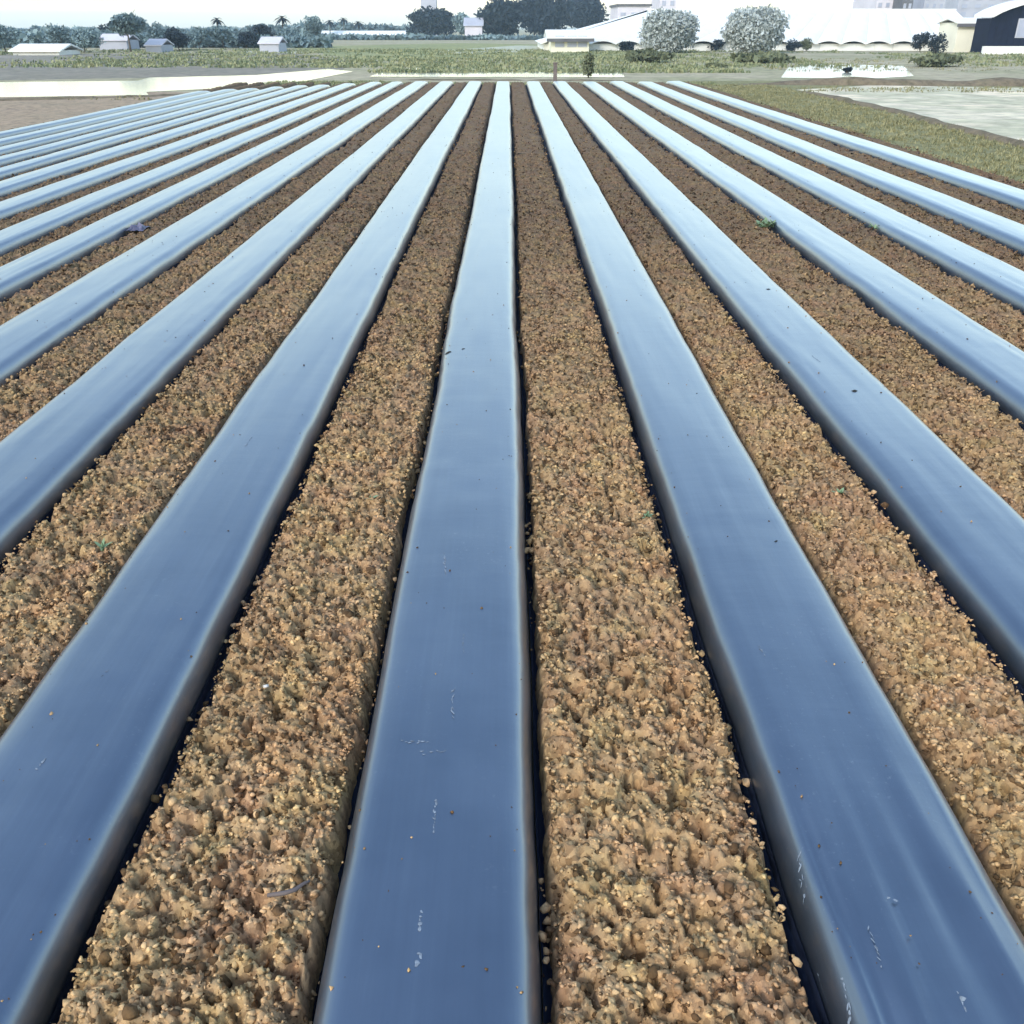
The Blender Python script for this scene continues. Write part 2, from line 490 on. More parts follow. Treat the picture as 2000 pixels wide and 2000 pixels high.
for k in range(-N_LEFT, N_RIGHT+1):
    bed = empty("mulch_bed", (CX[k], 1.0, 0), BED_LABELS[k], "planting bed", "plastic-mulched beds in parallel rows")
    BEDS[k] = bed
    off = np.array([CX[k], 1.0, 0])
    ye = bed_y1(k)
    ys = ysteps(Y0, ye, .03 if abs(k) <= 2 else .06)
    T, Y = np.meshgrid(TPROF, ys, indexing='ij')
    X = bed_x(k, T, Y); Z = bed_z(k, T, Y)
    # both ends of the film slope down to the soil
    ramp_e = np.clip(np.minimum((Y - Y0)/.25, (ye - Y)/1.3), 0, 1)
    Z = Z*np.sqrt(np.clip(1-(1-ramp_e)**2, 0, 1)) - .05*(np.abs(T) > .999)
    V = np.stack([X, Y, Z], -1).reshape(-1, 3) - off
    film = link("plastic_film", np_mesh("plastic_film", V, grid_faces(len(TPROF), len(ys))[:, ::-1]), M_FILM, bed, True)
    # the tucked hem: ragged skirt, gap shade put into its near-black colour
    for side in (-1, 1):
        s = np.array([.988, .991, .994, .997, .999])
        S, Y = np.meshgrid(s, ys, indexing='ij')
        S = S + (1-S)*.5*np.clip(vnoise(Y*.9, Y*0+k*3+side, 77) + .4*vnoise(Y*3.1, Y*0+k*3+side, 78), -.5, .9)
        X1 = bed_x(k, S*side, Y) + side*.005; Z1 = bed_z(k, S*side, Y)*rampf(Y, ye) + .001
        s2 = np.array([.05, .5, 3.6])
        S2, Y2 = np.meshgrid(s2, ys, indexing='ij')
        X2 = bed_axis(k, Y2) + side*(bed_half(k, Y2, side) + .006 + S2*(.016 + .014*vnoise(Y2*4, Y2*0+k*3+side, 71) + .012*vnoise(Y2*15, Y2*0+k*3+side, 73)))
        Z2 = .020*np.clip(1-S2, 0, 1)**1.5 - .035*np.minimum(S2, 1) + .006*vnoise(Y2*11, S2*3, 75)
        X = np.concatenate([X1, X2]); Z = np.concatenate([Z1, Z2]); Y = np.concatenate([Y, Y2])
        V = np.stack([X, Y, Z], -1).reshape(-1, 3) - off
        F = grid_faces(8, len(ys))
        link("shaded_film_hem", np_mesh("shaded_film_hem", V, F if side < 0 else F[:, ::-1]), M_SHADED_HEM, bed, True)

def film_point(px, py, k):
    """point of bed k's film seen at a pixel"""
    x, y = at(px, py, .19)
    h = float(bed_half(k, y, 1))
    t = (x - float(bed_axis(k, y)))/h
    return t, y
def film_patch(name, k, t0, y0, t1, y1, w0, w1, mat, n=12, lift=.003, seed=0):
    """thin patch lying on the film along a short line, w = half widths in metres"""
    rr = random.Random(seed)
    v, f = [], []
    for i in range(n):
        s = i/(n-1)
        y = y0 + (y1-y0)*s; tt = t0 + (t1-t0)*s
        w = (w0 + (w1-w0)*s)*(math.sin(math.pi*(.06+.88*s))**.5)*(.7+.6*rr.random())
        for q in (-1, 0, 1):
            t = tt + q*w/HALF
            v.append((float(bed_x(k, t, y)), y, float(bed_z(k, t, y)) + (lift if q == 0 else lift*.5)))
    for i in range(n-1):
        for j in range(2):
            a = i*3+j
            f.append((a, a+1, a+4, a+3))
    off = BEDS[k].location
    me = bpy.data.meshes.new(name)
    me.from_pydata([(x-off[0], y-off[1], z-off[2]) for x, y, z in v], [], f)
    return link(name, me, mat, BEDS[k], True)
for i, (k, pa, pb, w0, w1) in enumerate([
    (0, (823, 1785), (819, 1835), .006, .004), (0, (818, 1868), (815, 1893), .007, .008),
    (0, (884, 1352), (884, 1415), .004, .003), (0, (852, 1568), (850, 1610), .004, .003),
    (0, (785, 1455), (840, 1457), .003, .003),
    (1, (1642, 1498), (1660, 1515), .005, .006), (1, (1722, 1655), (1768, 1750), .005, .004),
    (1, (1730, 1772), (1750, 1772), .005, .005), (1, (1862, 1945), (1885, 1985), .006, .006),
    (-1, (75, 1515), (95, 1490), .006, .004),
    (1, (1572, 1890), (1580, 1985), .003, .002), (1, (1600, 1850), (1615, 1960), .002, .002), (1, (1640, 1900), (1662, 1990), .002, .003),
    (1, (1690, 1820), (1715, 1900), .002, .002), (1, (1590, 1930), (1596, 1995), .004, .002), (1, (1560, 1660), (1575, 1740), .002, .002),
    (0, (868, 1085), (872, 1130), .004, .003), (0, (905, 1250), (906, 1285), .003, .002), (0, (852, 1600), (846, 1640), .003, .002),
    (0, (820, 1480), (872, 1476), .002, .002), (2, (1585, 700), (1600, 712), .006, .005), (-1, (205, 1330), (215, 1318), .004, .003),
    (-1, (480, 880), (492, 862), .006, .004), (1, (1480, 1270), (1492, 1290), .005, .004)]):
    ta, ya = film_point(*pa, k); tb, yb = film_point(*pb, k)
    rr = random.Random(i*7+1)
    L = max(math.hypot((tb-ta)*HW[k], yb-ya), .02)
    nd = max(3, min(9, int(L/.012)))
    v, f = [], []
    for d in range(nd):
        u = (d+rr.random())/nd
        ct, cy = ta+(tb-ta)*u+rr.gauss(0, .006), ya+(yb-ya)*u+rr.gauss(0, .004)
        ex, ey = (w0+(w1-w0)*u)*(.3+.9*rr.random()), L/nd*(.25+.6*rr.random())
        ang = math.atan2((tb-ta)*HW[k], yb-ya) + rr.gauss(0, .3)
        n0 = len(v)
        m_ = 8
        ring = []
        for q in range(m_):
            th = 2*math.pi*q/m_; g = .6+.7*rr.random()
            px_, py_ = ex*math.cos(th)*g, ey*math.sin(th)*g
            xx, yy = px_*math.cos(ang)+py_*math.sin(ang), -px_*math.sin(ang)+py_*math.cos(ang)
            ring.append((ct+xx/HW[k], cy+yy))
        for (t_, y_), up in [((ct, cy), .0028)] + [(p_, .0012) for p_ in ring]:
            t_ = max(-.98, min(.98, t_))
            v.append((float(bed_x(k, t_, y_))-CX[k], y_-1.0, float(bed_z(k, t_, y_))+up))
        f += [(n0, n0+1+q, n0+1+(q+1) % m_) for q in range(m_)]
    me = bpy.data.meshes.new("mud_splash"); me.from_pydata(v, [], f)
    tag(link("mud_splash", me, M_MUD, BEDS[k], True), kind="stuff")
for i, (k, p, r) in enumerate([(2, (1668, 770), .02), (0, (875, 690), .025), (0, (905, 686), .012), (2, (1500, 570), .02), (1, (1515, 1063), .008), (4, (1720, 560), .02)]):
    t, y = film_point(*p, k)
    film_patch("torn_hole", k, t-.02, y-r, t+.02, y+r, r, r, M_HOLE, 8, .003, 40+i)

# ------------------------------------------------------------------ furrow soil
def furrow_h(x, y):
    h = .108 + .026*fbm(x*2.2, y*1.6, 81, 2) + .018*fbm(x*9, y*9, 83, 2)
    h = h + .62*clodbump(x, y, .055, 5)*(.2+1.1*(vnoise(x*3, y*3, 87)+.5)) + .55*clodbump(x+.37, y+.11, .026, 6) + .012*vnoise(x*62, y*62, 84) + .012*vnoise(x*105, y*105, 85)
    sp = vnoise(x*47, y*47, 88)
    h = h - .11*np.clip(sp-.10, 0, 1)*2.2
    sp2 = vnoise(x*27+3, y*27, 89)
    h = h - .10*np.clip(sp2-.13, 0, 1)*2.2
    dip = vnoise(x*6.5, y*6.5, 188) + .35*vnoise(x*17, y*17, 189)
    h = h - .10*np.clip(dip-.27, 0, .5)
    # deeper pits between clods here and there
    pit = vnoise(x*26, y*26, 91) + .6*vnoise(x*7, y*7, 93)
    h = h - .05*np.clip(pit-.27, 0, 1)*2.2
    return h
bands = [(Y0, 3.4, .010), (3.4, 6.0, .013), (6.0, 11.0, .022), (11.0, 20.0, .04), (20.0, Y1, .085)]
def visible(k, y):
    """is furrow k near the picture at distance y"""
    x = FC(k)
    return abs(x) < .62*depth(y, 0) + 1.6
for k in range(-N_LEFT-1, N_RIGHT+1):
    kl, kr = k, k+1
    VV, FF, n0 = [], [], 0
    for (ya, yb, st) in bands:
        if not visible(k, yb): 
            st2 = .2
        elif not visible(k, ya) and st < .02:
            st2 = .02
        else:
            st2 = st
        yb2 = yb + st*.5 if yb < Y1 else yb
        ys = np.arange(ya, yb2+st2*.5, st2*(1.0 if st < .05 else 1.6))
        nx = max(int(.72/st2), 10)
        u = np.linspace(0, 1, nx)
        U, Y = np.meshgrid(u, ys, indexing='ij')
        xl = (bed_axis(kl, Y) + bed_half(kl, Y, 1)) if kl >= -N_LEFT else FC(k) - .3 + .2*vnoise(Y*.5, Y*0, 3)
        xr = (bed_axis(kr, Y) - bed_half(kr, Y, -1)) if kr <= N_RIGHT else FC(k) + .3 + .2*vnoise(Y*.5, Y*0, 4)
        gap = .026 + .016*vnoise(Y*2.2, Y*0 + k, 94) + .016*vnoise(Y*6, Y*0 + k, 95) + .010*vnoise(Y*25, Y*0 + k, 96)
        xl = xl + gap; xr = xr - gap
        X = xl + (xr-xl)*U
        e = np.minimum(X-xl, xr-X)
        Z = furrow_h(X, Y)
        edge = np.clip(e/(.058 + .07*vnoise(X*0 + k*3.3, Y*3.5, 97) + .03*vnoise(X*14, Y*14, 98)), 0, 1)
        edge = np.sqrt(np.clip(1-(1-edge)**2, 0, 1))
        Z = -.055 + (Z+.055)*edge
        V = np.stack([X, Y, Z], -1).reshape(-1, 3)
        VV.append(V); FF.append(grid_faces(nx, len(ys))[:, ::-1] + n0); n0 += len(V)
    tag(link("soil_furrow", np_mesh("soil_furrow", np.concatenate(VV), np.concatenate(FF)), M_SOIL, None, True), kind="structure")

# ------------------------------------------------------------------ loose clods on the furrows
def ico():
    import bmesh
    bm = bmesh.new(); bmesh.ops.create_icosphere(bm, subdivisions=1, radius=1)
    v = np.array([p.co[:] for p in bm.verts]); f = np.array([[p.index for p in q.verts] for q in bm.faces])
    bm.free(); return v, f
ICO_V, ICO_F = ico()
OCT_V = np.array([[1, 0, 0], [0, 1, 0], [-1, 0, 0], [0, -1, 0], [0, 0, 1], [0, 0, -1.]])*1.12
OCT_F = np.array([[0, 1, 4], [1, 2, 4], [2, 3, 4], [3, 0, 4], [1, 0, 5], [2, 1, 5], [3, 2, 5], [0, 3, 5]])
def lumps(P, size, flat=(.55, 1.0), rng=RNG, ICO_V=ICO_V, ICO_F=ICO_F):
    """one irregular lump at every point of P"""
    n = len(P)
    nv = len(ICO_V)
    jit = 1 + .55*(rng.random((n, nv, 1))-.5)*2
    V = ICO_V[None]*jit
    sc = np.stack([.7+.6*rng.random(n), .7+.6*rng.random(n), flat[0]+(flat[1]-flat[0])*rng.random(n)], 1)*size[:, None]
    V = V*sc[:, None, :]
    V[..., 2] += (.55*(rng.random((n, 1))-.5)*V[..., 0] + .55*(rng.random((n, 1))-.5)*V[..., 1])
    a = rng.random(n)*2*math.pi
    c, s = np.cos(a)[:, None], np.sin(a)[:, None]
    x = V[..., 0]*c - V[..., 1]*s; y = V[..., 0]*s + V[..., 1]*c
    V = np.stack([x, y, V[..., 2]], -1) + P[:, None, :]
    F = ICO_F[None] + (np.arange(n)*nv)[:, None, None]
    return V.reshape(-1, 3), F.reshape(-1, 3)
pts, siz = [], []
for k in range(-N_LEFT-1, N_RIGHT+1):
    for (ya, yb, dens, smin, smax) in ((1.0, 4.2, 8500, .0030, .0115), (4.2, 8.0, 4300, .0045, .0150), (8.0, 14.0, 900, .007, .020), (14.0, 36.0, 190, .011, .026)):
        if not visible(k, yb): continue
        y = ya + (yb-ya)*RNG.random(int((yb-ya)*FW(k)*dens))
        x = FC(k) + (RNG.random(len(y))-.5)*(FW(k)+.06)
        keep = np.abs(x) < .58*(y*COSP+1.1) + .2
        keep &= RNG.random(len(y)) < np.clip((36.0-y)/20.0, 0, 1)
        keep &= RNG.random(len(y)) < .35 + 1.1*(vnoise(x*2.5, y*2.5, 99)+.5)
        if k >= -N_LEFT: keep &= x > bed_axis(k, y) + bed_half(k, y, 1) + .045
        if k+1 <= N_RIGHT: keep &= x < bed_axis(k+1, y) - bed_half(k+1, y, -1) - .045
        x, y = x[keep], y[keep]
        s = smin + (smax-smin)*RNG.random(len(x))**2.2
        pts.append(np.stack([x, y, furrow_h(x, y) - s*(.05+.3*RNG.random(len(s)))], 1)); siz.append(s)
# darker clods set in among them
dark_from = []
for k in range(-5, 6):
    n = 900
    y = 1.4 + 14*RNG.random(n)**1.4; x = FC(k) + (RNG.random(n)-.5)*max(FW(k)-.16, .05)
    sz = .0075 + .015*RNG.random(n)**2.0
    dark_from.append((sum(len(q) for q in pts), n))
    pts.append(np.stack([x, y, furrow_h(x, y) - sz*.15], 1)); siz.append(sz)
P = np.concatenate(pts); S = np.concatenate(siz)
tv = RNG.random(len(P))
for a_, n_ in dark_from: tv[a_:a_+n_] = .05 + .22*RNG.random(n_)
big = (S > .0068) & (P[:, 1] < 8.5)      # the small and the far ones are cheaper lumps
Va, Fa = lumps(P[big], S[big])
Vb, Fb = lumps(P[~big], S[~big], ICO_V=OCT_V, ICO_F=OCT_F)
tint = np.concatenate([np.repeat(tv[big], len(ICO_V)), np.repeat(tv[~big], len(OCT_V))])
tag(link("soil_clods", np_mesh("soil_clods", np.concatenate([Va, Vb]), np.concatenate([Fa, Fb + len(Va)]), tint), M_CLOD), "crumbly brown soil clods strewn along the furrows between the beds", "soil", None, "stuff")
print("clods", len(P))
# soil spilled over the hems
pts, siz = [], []
for k in range(-4, 5):
    for side in (-1, 1):
        n = 330
        y = 1.2 + 13*RNG.random(n)**1.5
        keep = RNG.random(n) < 1.5*(vnoise(y*1.7, y*0+k*5+side, 131)+.28)
        y = y[keep]; n = len(y)
        x = bed_axis(k, y) + side*(bed_half(k, y, side) + .002 + .034*RNG.random(n))
        sz = .004 + .014*RNG.random(n)**2
        pts.append(np.stack([x, y, .005 + .07*RNG.random(n)**2], 1)); siz.append(sz)
P = np.concatenate(pts); S = np.concatenate(siz)
V, F = lumps(P, S)
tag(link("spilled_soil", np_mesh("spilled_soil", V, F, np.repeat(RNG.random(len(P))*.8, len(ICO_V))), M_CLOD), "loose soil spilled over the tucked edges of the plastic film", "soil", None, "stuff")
# crumbs that fell on the film
pts, siz = [], []
for k in range(-4, 5):
    n = 140
    y = 1.5 + 22*RNG.random(n)**1.6
    t = np.sign(RNG.random(n)-.5)*(1-RNG.random(n)**1.8*.9)*.86
    x = bed_x(k, t, y)
    pts.append(np.stack([x, y, bed_z(k, t, y)+.001], 1)); siz.append((.0015 + .004*RNG.random(n)**2)*(1+y*.03))
P = np.concatenate(pts); S = np.concatenate(siz)
V, F = lumps(P, S)
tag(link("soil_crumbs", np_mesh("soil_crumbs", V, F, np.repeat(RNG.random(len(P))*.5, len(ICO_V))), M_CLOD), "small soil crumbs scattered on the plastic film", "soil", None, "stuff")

# ------------------------------------------------------------------ small things in the furrows
def pebble(px, py, r, label):
    x, y = at(px, py, .11)
    v, f = lumps(np.array([[0, 0, 0.]]), np.array([r]))
    o = link("pebble", np_mesh("pebble", v, f), M_STONE, None, True)
    o.location = (x, y, float(furrow_h(np.array([x]), np.array([y]))[0]) + r*.4)
    tag(o, label, "stone", "pale pebbles in the furrows")
pebble(518, 1340, .012, "pale pebble in the furrow left of the middle bed")
pebble(1092, 1376, .014, "whitish pebble against the right foot of the middle bed")
pebble(1562, 1960, .013, "pale pebble at the near end of the right-hand furrow beside the folded film")
tw = [at(px, py, .13) for px, py in ((524, 1758), (558, 1757), (578, 1748), (592, 1733), (606, 1727))]
o = MB().tube([(x - tw[0][0], y - tw[0][1], .150 + .008*math.sin(i*1.4)) for i, (x, y) in enumerate(tw)], [.006, .007, .007, .006, .004], 6).build("twig", M_WOOD, None, True)
o.location = (tw[0][0], tw[0][1], 0)
tag(o, "short bent dark twig lying on the soil left of the middle bed", "twig")
x, y = at(268, 447, .12)
b = MB()
rr = random.Random(4)
nx = 7
vv = [(.22*(i/(nx-1)-.5) + .02*rr.random(), .3*(j/(nx-1)-.5) + .02*rr.random(), .02+.045*rr.random()*math.sin(math.pi*(i+.5)/nx)*math.sin(math.pi*(j+.5)/nx)*2) for i in range(nx) for j in range(nx)]
b.v = vv; b.f = [(i*nx+j, (i+1)*nx+j, (i+1)*nx+j+1, i*nx+j+1) for i in range(nx-1) for j in range(nx-1)]
o = b.build("plastic_scrap", M_SCRAP); o.location = (x, y, .10)
tag(o, "crumpled dark violet plastic scrap lying in a furrow at the left", "plastic scrap")

def weed(px, py, h, n, label):
    x0, y0 = at(px, py, .12)
    root = empty("weed_plant", (x0, y0, .115), label, "weed")
    rr = random.Random(int(px*3+py))
    V, F, T = [], [], []
    for i in range(n):
        a = rr.random()*6.283; l = h*(.3+.7*rr.random()); w = l*(.22+.2*rr.random()); lift = .2+1.1*rr.random()
        ca, sa = math.cos(a), math.sin(a)
        ox, oy = ((rr.random()-.5)*h*1.6, (rr.random()-.5)*h*2.2) if n > 20 else (0, 0)
        n0 = len(V)
        for s, ww in ((0, .25), (.35, 1), (.7, .8), (1, .05)):
            r = l*s*math.cos(lift*(1-.3*s)); z = l*s*math.sin(lift) - .25*l*s*s
            for q in (-1, 1):
                V.append((ox + ca*r - sa*q*w*ww*.5, oy + sa*r + ca*q*w*ww*.5, z + .1*w)); T.append(rr.random()*.4+.6*s)
        for j in range(3): F.append((n0+2*j, n0+2*j+1, n0+2*j+3, n0+2*j+2))
    link("foliage", np_mesh("foliage", np.array(V), np.array(F), np.array(T)), M_WEED, root)
    MB().tube([(0, 0, -.03), (.003, .002, h*.25), (.006, -.002, h*.5)], [.004, .003, .002], 5).build("stem", M_WEED, root)
weed(1262, 1008, .07, 9, "tiny green seedling at the edge of the furrow right of the middle bed")
weed(722, 975, .06, 7, "little yellow-green sprig in the furrow left of the middle bed")
weed(1496, 440, .12, 130, "bright green weed clump at the foot of the third bed on the right")
weed(1712, 445, .08, 50, "darker green weed clump at the foot of the fourth bed on the right")
weed(200, 1070, .07, 10, "yellow-green sprout in the second furrow left of the middle bed")
weed(1640, 965, .06, 9, "yellowish sprout in the second furrow right of the middle bed")

# ------------------------------------------------------------------ grass
def tufts(name, XY, hmin, hmax, blades, mat, label, wid=.02, z=GZ, spread=.12, tint_lo=0, tint_hi=1):
    n = len(XY)*blades
    base = np.repeat(XY, blades, 0) + (RNG.random((n, 2))-.5)*spread*2
    h = np.repeat(hmin + (hmax-hmin)*RNG.random(len(XY)), blades)*(.5+.6*RNG.random(n))
    a = RNG.random(n)*2*math.pi
    lean = h*(.15+.55*RNG.random(n))
    d = np.stack([np.cos(a), np.sin(a)], 1); q = np.stack([-np.sin(a), np.cos(a)], 1)
    w = wid*(.6+.8*RNG.random(n))
    def P(s, hs, ws):
        c = base + d*(lean*s)[:, None]
        zz = z + h*hs
        return np.concatenate([c + q*(w*ws)[:, None], zz[:, None]], 1), np.concatenate([c - q*(w*ws)[:, None], zz[:, None]], 1)
    a0, b0 = P(0, 0, 1); a1, b1 = P(.35, .62, .8); a2, b2 = P(1, 1, .1)
    V = np.stack([a0, b0, a1, b1, a2, b2], 1).reshape(-1, 3)
    i = np.arange(n)*6
    F = np.concatenate([np.stack([i, i+1, i+3, i+2], 1), np.stack([i+2, i+3, i+5, i+4], 1)])
    t = np.repeat(np.clip(np.repeat(tint_lo + (tint_hi-tint_lo)*RNG.random(len(XY)), blades) + .35*(RNG.random(n)-.5), 0, 1), 6)
    return tag(link(name, np_mesh(name, V, F, t), mat), label, "grass", None, "stuff")
def quadpts(n, x0, x1, y0, y1, gamma=1.0):
    y = y0 + (y1-y0)*RNG.random(n)**gamma
    return np.stack([x0 + (x1-x0)*RNG.random(n), y], 1)
vx0 = CX[6] + .75
sheet("verge", [(vx0-.25, 3), (12.55, 3), (12.55, 44), (30, 45.2), (30, 52), (vx0-.25, 52)], GZ+.006, M_VERGE)
xy = quadpts(6000, vx0-.1, 12.4, 8, 48, 1.2)
xy = xy[(RNG.random(len(xy)) < .35+1.2*(vnoise(xy[:, 0]*.8, xy[:, 1]*.5, 7)+.5))]
tufts("verge_grass", xy, .03, .10, 9, M_GRASS, "dry olive grass on the verge along the right side of the field", .012)
xy = np.concatenate([quadpts(900, -6, 10, 48.0, 49.6), quadpts(700, -11.8, -5.5, 46.0, 51)])
tufts("headland_grass", xy, .03, .13, 8, M_GREENGRASS, "green grass across the far end of the beds", .02)
xy = quadpts(8000, -75, 62, 61.5, 125, 1.5)
m = ((xy[:, 1] > 69) | ((xy[:, 0] > -8) & (xy[:, 0] < 14))) & (RNG.random(len(xy)) < 1.6*(vnoise(xy[:, 0]*.07, xy[:, 1]*.05, 8)+.28))
tufts("rough_grass", xy[m], .06, .24, 14, M_GREENGRASS, "rough green and brown grass beyond the flooded strips", .07, GZ, .7)
xy = np.concatenate([quadpts(300, 12.6, 40, 42.5, 46), quadpts(500, 17, 45, 63, 90), quadpts(60, -32, -13.5, 38.0, 39.6)])
tufts("bank_grass", xy, .04, .13, 8, M_GRASS, "dry grass along the earth banks of the flooded plots", .025, GZ, .25, 0, .7)

# ------------------------------------------------------------------ earth banks
def bank(name, pix, w, h, label):
    """low ridge of earth along a line of pixels"""
    P = [at(px, py) for px, py in pix]
    pts = []
    for (ax, ay), (bx, by) in zip(P[:-1], P[1:]):
        n = max(2, int(math.hypot(bx-ax, by-ay)/.7))
        pts += [(ax+(bx-ax)*i/n, ay+(by-ay)*i/n) for i in range(n)]
    pts.append(P[-1])
    A = np.array(pts)
    tg = np.gradient(A, axis=0); tg /= np.linalg.norm(tg, axis=1)[:, None]
    nr = np.stack([-tg[:, 1], tg[:, 0]], 1)
    s = np.linspace(-1, 1, 9)
    ww = w*(1+.5*vnoise(A[:, 0]*.5, A[:, 1]*.5, 3))
    X = A[:, None, 0] + nr[:, None, 0]*s[None]*ww[:, None]
    Y = A[:, None, 1] + nr[:, None, 1]*s[None]*ww[:, None]
    endt = np.clip(np.minimum(np.arange(len(A)), np.arange(len(A))[::-1])/6.0, 0, 1)
    Z = GZ - .03 + (endt*h*(1+.7*vnoise(A[:, 0]*.6, A[:, 1]*.6, 4)))[:, None]*(1-s[None]**2)**.8 + .08*fbm(X*2, Y*2, 6)
    V = np.stack([X, Y, Z], -1).reshape(-1, 3)
    o = link(name, np_mesh(name, V, grid_faces(len(A), 9)), M_BANK, None, True)
    return tag(o, kind="structure")
bank("earth_bank", [(1440, 164), (1700, 166), (2050, 167), (2500, 168)], .8, .32, "")
bank("earth_bank", [(700, 156), (1000, 157), (1300, 158)], .4, .07, "")
bank("earth_bank", [(-600, 203), (0, 197), (290, 189), (480, 176)], .35, .10, "")
bank("earth_bank", [(1560, 177), (1760, 222), (2010, 290), (2600, 450)], .3, .14, "")

# ------------------------------------------------------------------ trees
def crown(V, F, T, cx, cy, cz, rx, ry, rz, n, size, rng, hollow=.35, blobs=9):
    """leaf-sized faces through several uneven clumps"""
    B = []
    for i in range(blobs):
        a = rng.random()*6.283; r = rng.random()**.5*.62; zz = rng.random()*1.5-.75
        B.append((cx+rx*r*math.cos(a)*math.sqrt(max(.1, 1-zz*zz)), cy+ry*r*math.sin(a), cz+rz*zz*.75, .30+.28*rng.random(), rng.random()))
    idx = rng.integers(0, blobs, n)
    B = np.array(B)[idx]
    g = rng.normal(size=(n, 3)); g /= np.linalg.norm(g, axis=1)[:, None]
    rad = (hollow + (1-hollow)*rng.random(n)**.6)*(.8+.5*rng.random(n))
    p = B[:, :3] + g*(B[:, 3]*rad)[:, None]*np.array([rx, ry, rz])[None]*1.05
    u = rng.normal(size=(n, 3)); u /= np.linalg.norm(u, axis=1)[:, None]
    w = np.cross(u, rng.normal(size=(n, 3))); w /= np.linalg.norm(w, axis=1)[:, None]
    s = size*(.5+rng.random(n))[:, None]
    q = np.stack([p-u*s, p+w*s*.5, p+u*s, p-w*s*.5], 1).reshape(-1, 3)
    n0 = sum(len(v) for v in V)
    V.append(q); F.append(np.arange(n*4).reshape(-1, 4)+n0)
    T.append(np.repeat(np.clip(.15+.5*B[:, 4]+.4*(rng.random(n)-.3), 0, 1), 4))
TREE_GROUP = None
def tree(name, px, wpx, pbase, ptop, label, mat, n=900, size=None, trunk=.25, cat="tree", group=None, blobs=10, dist=None, seed=None):
    """a tree standing at pixel (px, pbase) whose top is seen at row ptop and crown is wpx wide"""
    if dist is None:
        x, y = at(px, pbase)
    else:
        y = dist; x = xat(px, y)
    top = high(ptop, y) - GZ
    r = wpx/2/FPX*depth(y)
    rng = np.random.default_rng(int(px*7+ptop*13) if seed is None else seed)
    root = empty(name, (x, y, GZ), label, cat, group)
    tb = top*trunk
    m = MB()
    lean = (rng.random()-.5)*.1*top
    tr = max(.03*top, .05)
    m.tube([(0, 0, -.2), (lean*.3, 0, tb*.6), (lean, .02*top, top*.55), (lean*1.1, .03*top, top*.8)], [tr, tr*.8, tr*.5, tr*.2], 7)
    for i in range(5):
        a = i*1.26+rng.random(); l = r*(.45+.3*rng.random()); z0 = tb*(.8+.8*rng.random())
        m.tube([(lean*.7, 0, z0), (lean+math.cos(a)*l*.5, math.sin(a)*l*.5, z0+.2*top), (lean+math.cos(a)*l, math.sin(a)*l, z0+.36*top)], [tr*.45, tr*.3, tr*.12], 5)
    m.build("trunk", M_BARK, root, True)
    V, F, T = [], [], []
    rz = (top-tb)/2
    crown(V, F, T, lean, 0, tb+rz, r, r, rz, n*3, (size*.55 if size else max(.07, min(r*.095, .3))), rng, blobs=blobs)
    link("crown", np_mesh("crown", np.concatenate(V), np.concatenate(F), np.concatenate(T)), mat, root)
    return root
def palm(px, wpx, pbase, ptop, label, dist=None):
    if dist is None: x, y = at(px, pbase)
    else: y = dist; x = xat(px, y)
    top = high(ptop, y) - GZ; r = wpx/2/FPX*depth(y)
    root = empty("palm_tree", (x, y, GZ), label, "palm tree", "palms in the far tree line")
    rng = np.random.default_rng(int(px))
    cz = top - r*.7
    MB().tube([(0, 0, -.2), (.1, 0, cz*.5), (.15, 0, cz)], [.16, .12, .10], 7).build("trunk", M_BARK, root, True)
    V, F, T = [], [], []
    for i in range(22):
        a = i*2.399; l = r*(1.0+.4*rng.random()); el = .9-1.3*(i/22)
        for s in range(5):
            s0, s1 = s/5, (s+1)/5
            def pt(s): return np.array([.15+math.cos(a)*l*s*math.cos(el), math.sin(a)*l*s*math.cos(el), cz+l*s*math.sin(el)-.6*l*s*s])
            p0, p1 = pt(s0), pt(s1); side = np.array([-math.sin(a), math.cos(a), 0])
            w0, w1 = l*.16*math.sin(math.pi*(s0*.9+.08)), l*.16*math.sin(math.pi*(s1*.9+.08))
            n0 = len(V)
            V += [p0-side*w0-[0, 0, w0*.5], p0+side*w0-[0, 0, w0*.5], p1+side*w1-[0, 0, w1*.5], p1-side*w1-[0, 0, w1*.5]]
            F.append((n0, n0+1, n0+2, n0+3)); T += [.2+.5*rng.random()]*4
    link("crown", np_mesh("crown", np.array(V), np.array(F), np.array(T)), M_DARKLEAF, root)

